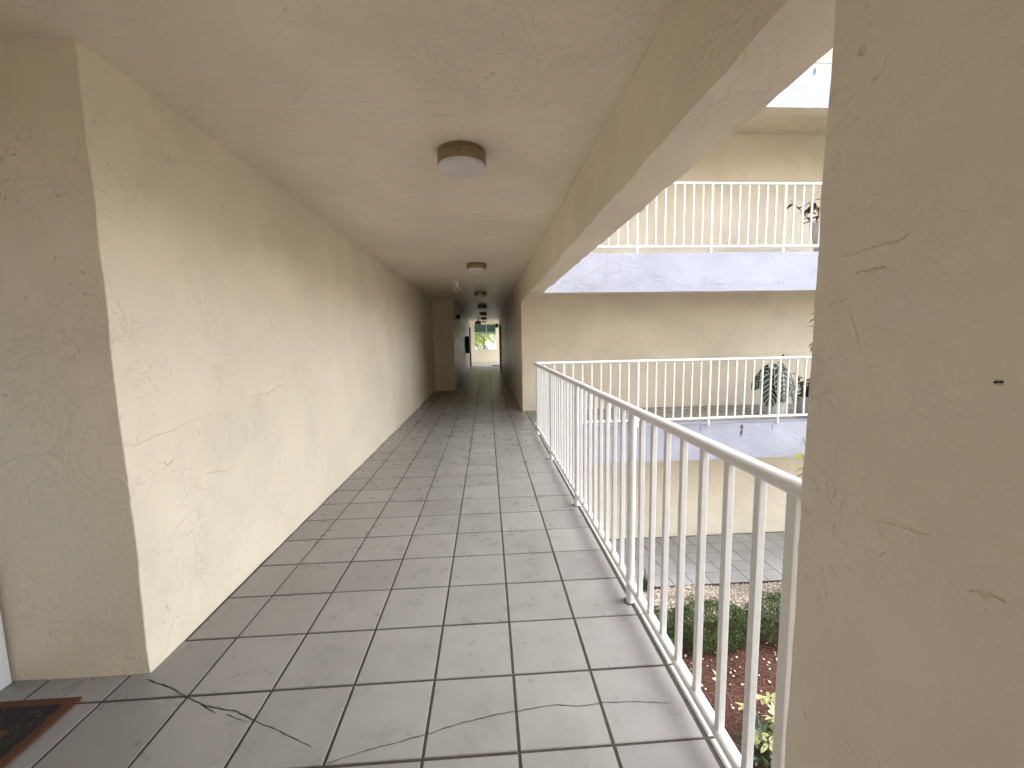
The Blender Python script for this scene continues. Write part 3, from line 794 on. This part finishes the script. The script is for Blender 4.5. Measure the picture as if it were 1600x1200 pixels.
for k in range(11000):
    x, y = rnd.uniform(1.6, 7.2), rnd.uniform(5.48, Y_S-.02)
    octa(mb, (x, y, hgt(x,y,GZ-.02)+rnd.uniform(.004,.022)), rnd.uniform(.010,.022), rnd.uniform(0,6.28))
tag(mb.build('gravel', M['pebbles']), kind='stuff')
mb = MB()
for k in range(330):
    x, y = rnd.uniform(1.5, 6), min(5.2, 5.2-abs(rnd.gauss(0,1.0)))
    octa(mb, (x, y, hgt(x,y,GZ-.03)+.018), rnd.uniform(.008,.02), rnd.uniform(0,6.28))
tag(mb.build('white_pebbles', M['whitestone']), kind='stuff')
mb = MB()
for k in range(26000):
    x, y = rnd.uniform(1.3, 6.5), rnd.uniform(2.4, 5.3)
    z = hgt(x,y,GZ-.03)+rnd.uniform(0,.02)
    a = rnd.uniform(0,6.28); ln = rnd.uniform(.015,.055); wd = rnd.uniform(.003,.009)
    d = Vector((math.cos(a), math.sin(a), rnd.gauss(0,.28))); sd_ = Vector((-math.sin(a), math.cos(a), rnd.gauss(0,.4)))
    c = Vector((x,y,z)); mid = Vector((0,0,rnd.uniform(0,.006)))
    mb.add([c-d*ln/2-sd_*wd/2, c-d*ln/2+sd_*wd/2, c+sd_*wd/2+mid, c+d*ln/2+sd_*wd*.2, c+d*ln/2-sd_*wd*.3, c-sd_*wd/2+mid], [(0,1,2,5),(5,2,3,4)])
tag(mb.build('bark_mulch', M['chips']), kind='stuff')

# variegated umbrella plant in the mulch
def rosette(mat, nl, ln, wd, rnd, droop=.25):
    mb = MB()
    mb.tube([(0,0,-.12),(0,0,0)], [.0025,.002], 5, 1)
    for k in range(nl):
        a = 2*math.pi*k/nl + rnd.uniform(-.2,.2)
        d = Vector((math.cos(a), math.sin(a), rnd.uniform(-.1,.35)))
        st = d*.012
        leaf(mb, Vector((0,0,0))+st, d, Vector((0,0,1)), ln*rnd.uniform(.75,1.1), wd*rnd.uniform(.8,1.1), 4, droop, .12)
    return mb
rnd = random.Random(11)
e = empty('umbrella_plant', (2.72, 3.42, GZ)); tag(e, 'low plant with yellow and green variegated leaves in the red mulch', 'plant')
sm = MB()
tips = []
for k in range(30):
    a = rnd.uniform(0,6.28); r_ = abs(rnd.gauss(0,.26)); tips.append(Vector((math.cos(a)*r_, math.sin(a)*r_, rnd.uniform(.22,.56)-r_*.25)))
for tp in tips: sm.tube([(tp.x*.15,tp.y*.15,0),(tp.x*.6,tp.y*.6,tp.z*.55),(tp.x,tp.y,tp.z-.02)], [.007,.005,.003], 5)
sm.build('stem', M['bark'], e)
for k, tp in enumerate(tips):
    mt_ = M['scheff'] if k % 5 else M['darkleaf']
    o = rosette(mt_, rnd.randint(6,9), .095, .036, rnd).build('leaf_cluster', [mt_, M['darkleaf']], e, True, loc=tp)
    o.rotation_euler = (rnd.gauss(0,.35), rnd.gauss(0,.35), rnd.uniform(0,6))
# dark inner leaves
mb = MB()
for k in range(220):
    a = rnd.uniform(0,6.28); r_ = rnd.uniform(0,.4); b0 = Vector((math.cos(a)*r_, math.sin(a)*r_, rnd.uniform(.05,.34)))
    leaf(mb, b0, Vector((rnd.gauss(0,1),rnd.gauss(0,1),.2)), Vector((0,0,1)), .08, .035, 3)
mb.build('inner_foliage', M['darkleaf'], e)

# small tuft by the ground walkway
e = empty('tuft', (2.5, 6.28, GZ)); tag(e, 'small spiky tuft of leaves beside the ground floor tiles', 'plant')
mb = MB()
for k in range(40):
    a = rnd.uniform(0,6.28); leaf(mb, Vector((rnd.gauss(0,.03),rnd.gauss(0,.03),0)), Vector((math.cos(a)*.5,math.sin(a)*.5,1)), Vector((math.cos(a),math.sin(a),.1)), rnd.uniform(.18,.36), .02, 4, .3)
mb.build('foliage', M['darkleaf'], e)

# potted plants on the walkways
def pot(e, r0, r1, h, mat='potwhite'):
    b = MB(); b.lathe([(.001,.0),(r0,.0),(r0+.004,.01),(r1,h-.03),(r1+.012,h-.028),(r1+.014,h),(r1-.012,h),(r1-.016,h-.05),(.001,h-.05)], 28); b.build('pot', M[mat], e, True)
    s = MB(); s.lathe([(.001,h-.045),(r1-.017,h-.048)], 20); s.build('soil', M['soil'], e)
rnd = random.Random(3)
e = empty('potted_plant', (5.08, 6.95, .008)); tag(e, 'dark arrow-leaved plant with pale veins in a white pot behind the middle railing', 'potted plant')
pot(e, .15, .20, .30)
def aloc_shape(a): return (1-a)**.55*1.18*(a+.12)**.32 if a < 1 else 0
def big_leaf(e, base, tip_dir, ln, wd, face):
    mb = MB(); d = tip_dir.normalized(); fn = face.normalized()
    sd_ = d.cross(fn).normalized(); fn = sd_.cross(d)
    n, mw = 12, 6; b = 0
    for k in range(n+1):
        a = k/n
        for s in range(-mw, mw+1):
            u = s/mw; ww = wd*.5*aloc_shape(a)
            back = -.22*ln*max(0, .25-a)/.25*abs(u)            # rear lobes
            c = base + d*(ln*a+back) + sd_*u*ww - fn*(.10*ln*a*a) - fn*(.18*ww*abs(u)**1.5) + fn*.012*math.sin(a*7*math.pi-abs(u)*9)*abs(u)
            mb.uv[len(mb.v)] = (.5+u*.5, a); mb.v.append(tuple(c))
    q = 2*mw+1
    for k in range(n):
        for s in range(2*mw):
            i = k*q+s; mb.f.append((i,i+1,i+q+1,i+q)); mb.mi.append(0)
    mb.build('leaf', M['aloc'], e, True)
st = MB()
for (bx, by, bz, dx, dy, dz, ln, wd, fx, fy_) in (
    (-.16,-.10,.70,-.15,-.25,-1,.56,.46,-.35,-1),(-.02,-.2,.76,.0,-.2,-1,.52,.42,.05,-1),(.18,-.08,.68,.25,-.25,-1,.50,.42,.5,-1),
    (.05,-.02,.86,.15,-.35,-.8,.42,.34,.1,-1),(-.08,.08,.80,-.6,.2,-.8,.46,.38,-.8,-.4),(.28,.05,.60,.6,-.1,-.9,.42,.34,.8,-.5),(.05,.2,.78,.1,.6,-.8,.45,.36,.1,.8),
    (.02,-.05,.93,.05,-.3,.5,.16,.09,.1,-1)):
    b0 = Vector((bx,by,bz)); big_leaf(e, b0, Vector((dx,dy,dz)), ln, wd, Vector((fx,fy_,.45)))
    st.tube([(bx*.1,by*.1,.24),(bx*.5,by*.4,bz*.7),(bx*.9,by*.9,bz),(bx,by,bz)], [.012,.009,.006,.005], 7)
st.build('stem', M['bush'], e, True)

def bushy(name, loc, label, mat, n, spread, z0, z1, ln, wd, potdims, stems=10, seed=1):
    rnd = random.Random(seed); e = empty(name, loc); tag(e, label, 'potted plant' if potdims else 'plant')
    if potdims: pot(e, *potdims)
    st = MB(); mb = MB()
    for k in range(stems):
        a = rnd.uniform(0,6.28); r_ = rnd.uniform(.3,1)*spread; zt = rnd.uniform(z0+(z1-z0)*.5, z1)
        p0 = Vector((0,0,(potdims[2]-.05) if potdims else 0)); p1 = Vector((math.cos(a)*r_*.4, math.sin(a)*r_*.4, zt*.6)); p2 = Vector((math.cos(a)*r_, math.sin(a)*r_, zt))
        st.tube([p0,p1,p2], [.012,.008,.004], 6)
        for q in range(n//stems):
            s = rnd.uniform(.25,1); c = p0.lerp(p1, s*2) if s < .5 else p1.lerp(p2, s*2-1)
            if c.z < z0: continue
            aa = rnd.uniform(0,6.28); d = Vector((math.cos(aa), math.sin(aa), rnd.uniform(-.4,.7)))
            leaf(mb, c, d, Vector((0,0,1)), ln*rnd.uniform(.6,1.15), wd*rnd.uniform(.7,1.1), 4, .35, .15)
    st.build('stem', M['bark'], e); mb.build('foliage', M[mat], e, True); return e
bushy('potted_plant', (5.75,7.05,.008), 'bushy small-leaved green plant in a pot, partly hidden by the pillar', 'bush', 420, .32, .15, .72, .10, .06, (.15,.2,.3), 16, 2)
bushy('potted_plant', (5.72,6.62,.008), 'tall potted plant with bronze and cream leaves peeking past the pillar', 'dracaena', 170, .45, .95, 1.85, .26, .06, (.16,.2,.32), 9, 4)
bushy('potted_plant', (5.93,7.0,2.698), 'dark glossy leaves in a tall white pot on the upper walkway', 'darkleaf', 120, .62, .62, 1.12, .24, .08, (.16,.27,.62), 9, 6)
bushy('croton_shrub', (5.35,5.85,GZ), 'tall yellow-leaved shrub rising from the courtyard beside the pillar', 'croton', 420, .55, 1.2, 2.75, .24, .07, None, 18, 8)

# ------------------------------------------------------------------ beyond the corridor end
def palm(x, y, h, seed, label):
    rnd = random.Random(seed)
    e = empty('palm_tree', (x, y, GZ-.06)); tag(e, label, 'palm tree', 'palms beyond the corridor end')
    lean = rnd.uniform(-.3,.3); tr = MB()
    tr.tube([(lean*(k/8)**2, 0, h*k/8) for k in range(9)], [.15-.05*k/8+.012*(k%2) for k in range(9)], 10); tr.build('trunk', M['bark'], e, True)
    for f in range(30):
        a = rnd.uniform(0,6.28); el = rnd.uniform(-.3,1.1); ln = rnd.uniform(1.6,2.4); mb = MB()
        c = Vector((lean,0,h)); hd_ = Vector((math.cos(a),math.sin(a),0)); pts = []
        for k in range(11):
            s = k/10; pts.append(c + hd_*ln*s*math.cos(el*.6) + Vector((0,0, ln*(math.sin(el)*s - .75*s*s))))
        mb.tube(pts, [.02-.016*k/10 for k in range(11)], 5)
        for k in range(1,40):
            s = k/40*10; i = min(9,int(s)); p0 = pts[i].lerp(pts[i+1], s-i); tg = (pts[i+1]-pts[i]).normalized(); sd_ = tg.cross(Vector((0,0,1))).normalized()
            for sg in (-1,1):
                leaf(mb, p0, sd_*sg*.9+tg*.5+Vector((0,0,-.45)), Vector((0,0,1)), .48*math.sin(math.pi*(.12+.8*k/40)), .045, 2, .3)
        mb.build('frond', M['palm'], e)
palm(-1.3, 32.5, 5.0, 1, 'left palm beyond the corridor end with hanging yellow-green fronds')
palm(.9, 34, 5.3, 2, 'right palm beyond the corridor end with hanging yellow-green fronds')
palm(-1.9, 36, 4.6, 7, 'leftmost low palm beyond the corridor end, mostly behind the window jamb')
palm(-.2, 39, 6.0, 3, 'slim palm standing farther off between the two nearer palms')
e = empty('house', (-3, 58, GZ-.06)); tag(e, 'white low building far beyond the window at the corridor end', 'building')
b_ = MB(); b_.box(-9,9,0,8,0,3.0); hb = b_.build('wall', M['potwhite'], e)
b_ = MB(); b_.box(-9.3,9.3,-.3,8.3,3.001,3.3); b_.build('roof', M['white'], e)
for x in (-6,-3,0,3,6):
    b_ = MB(); b_.box(x-.6,x+.6,-.03,.0-.002,1.0,2.2); b_.build('window', M['dark'], e)
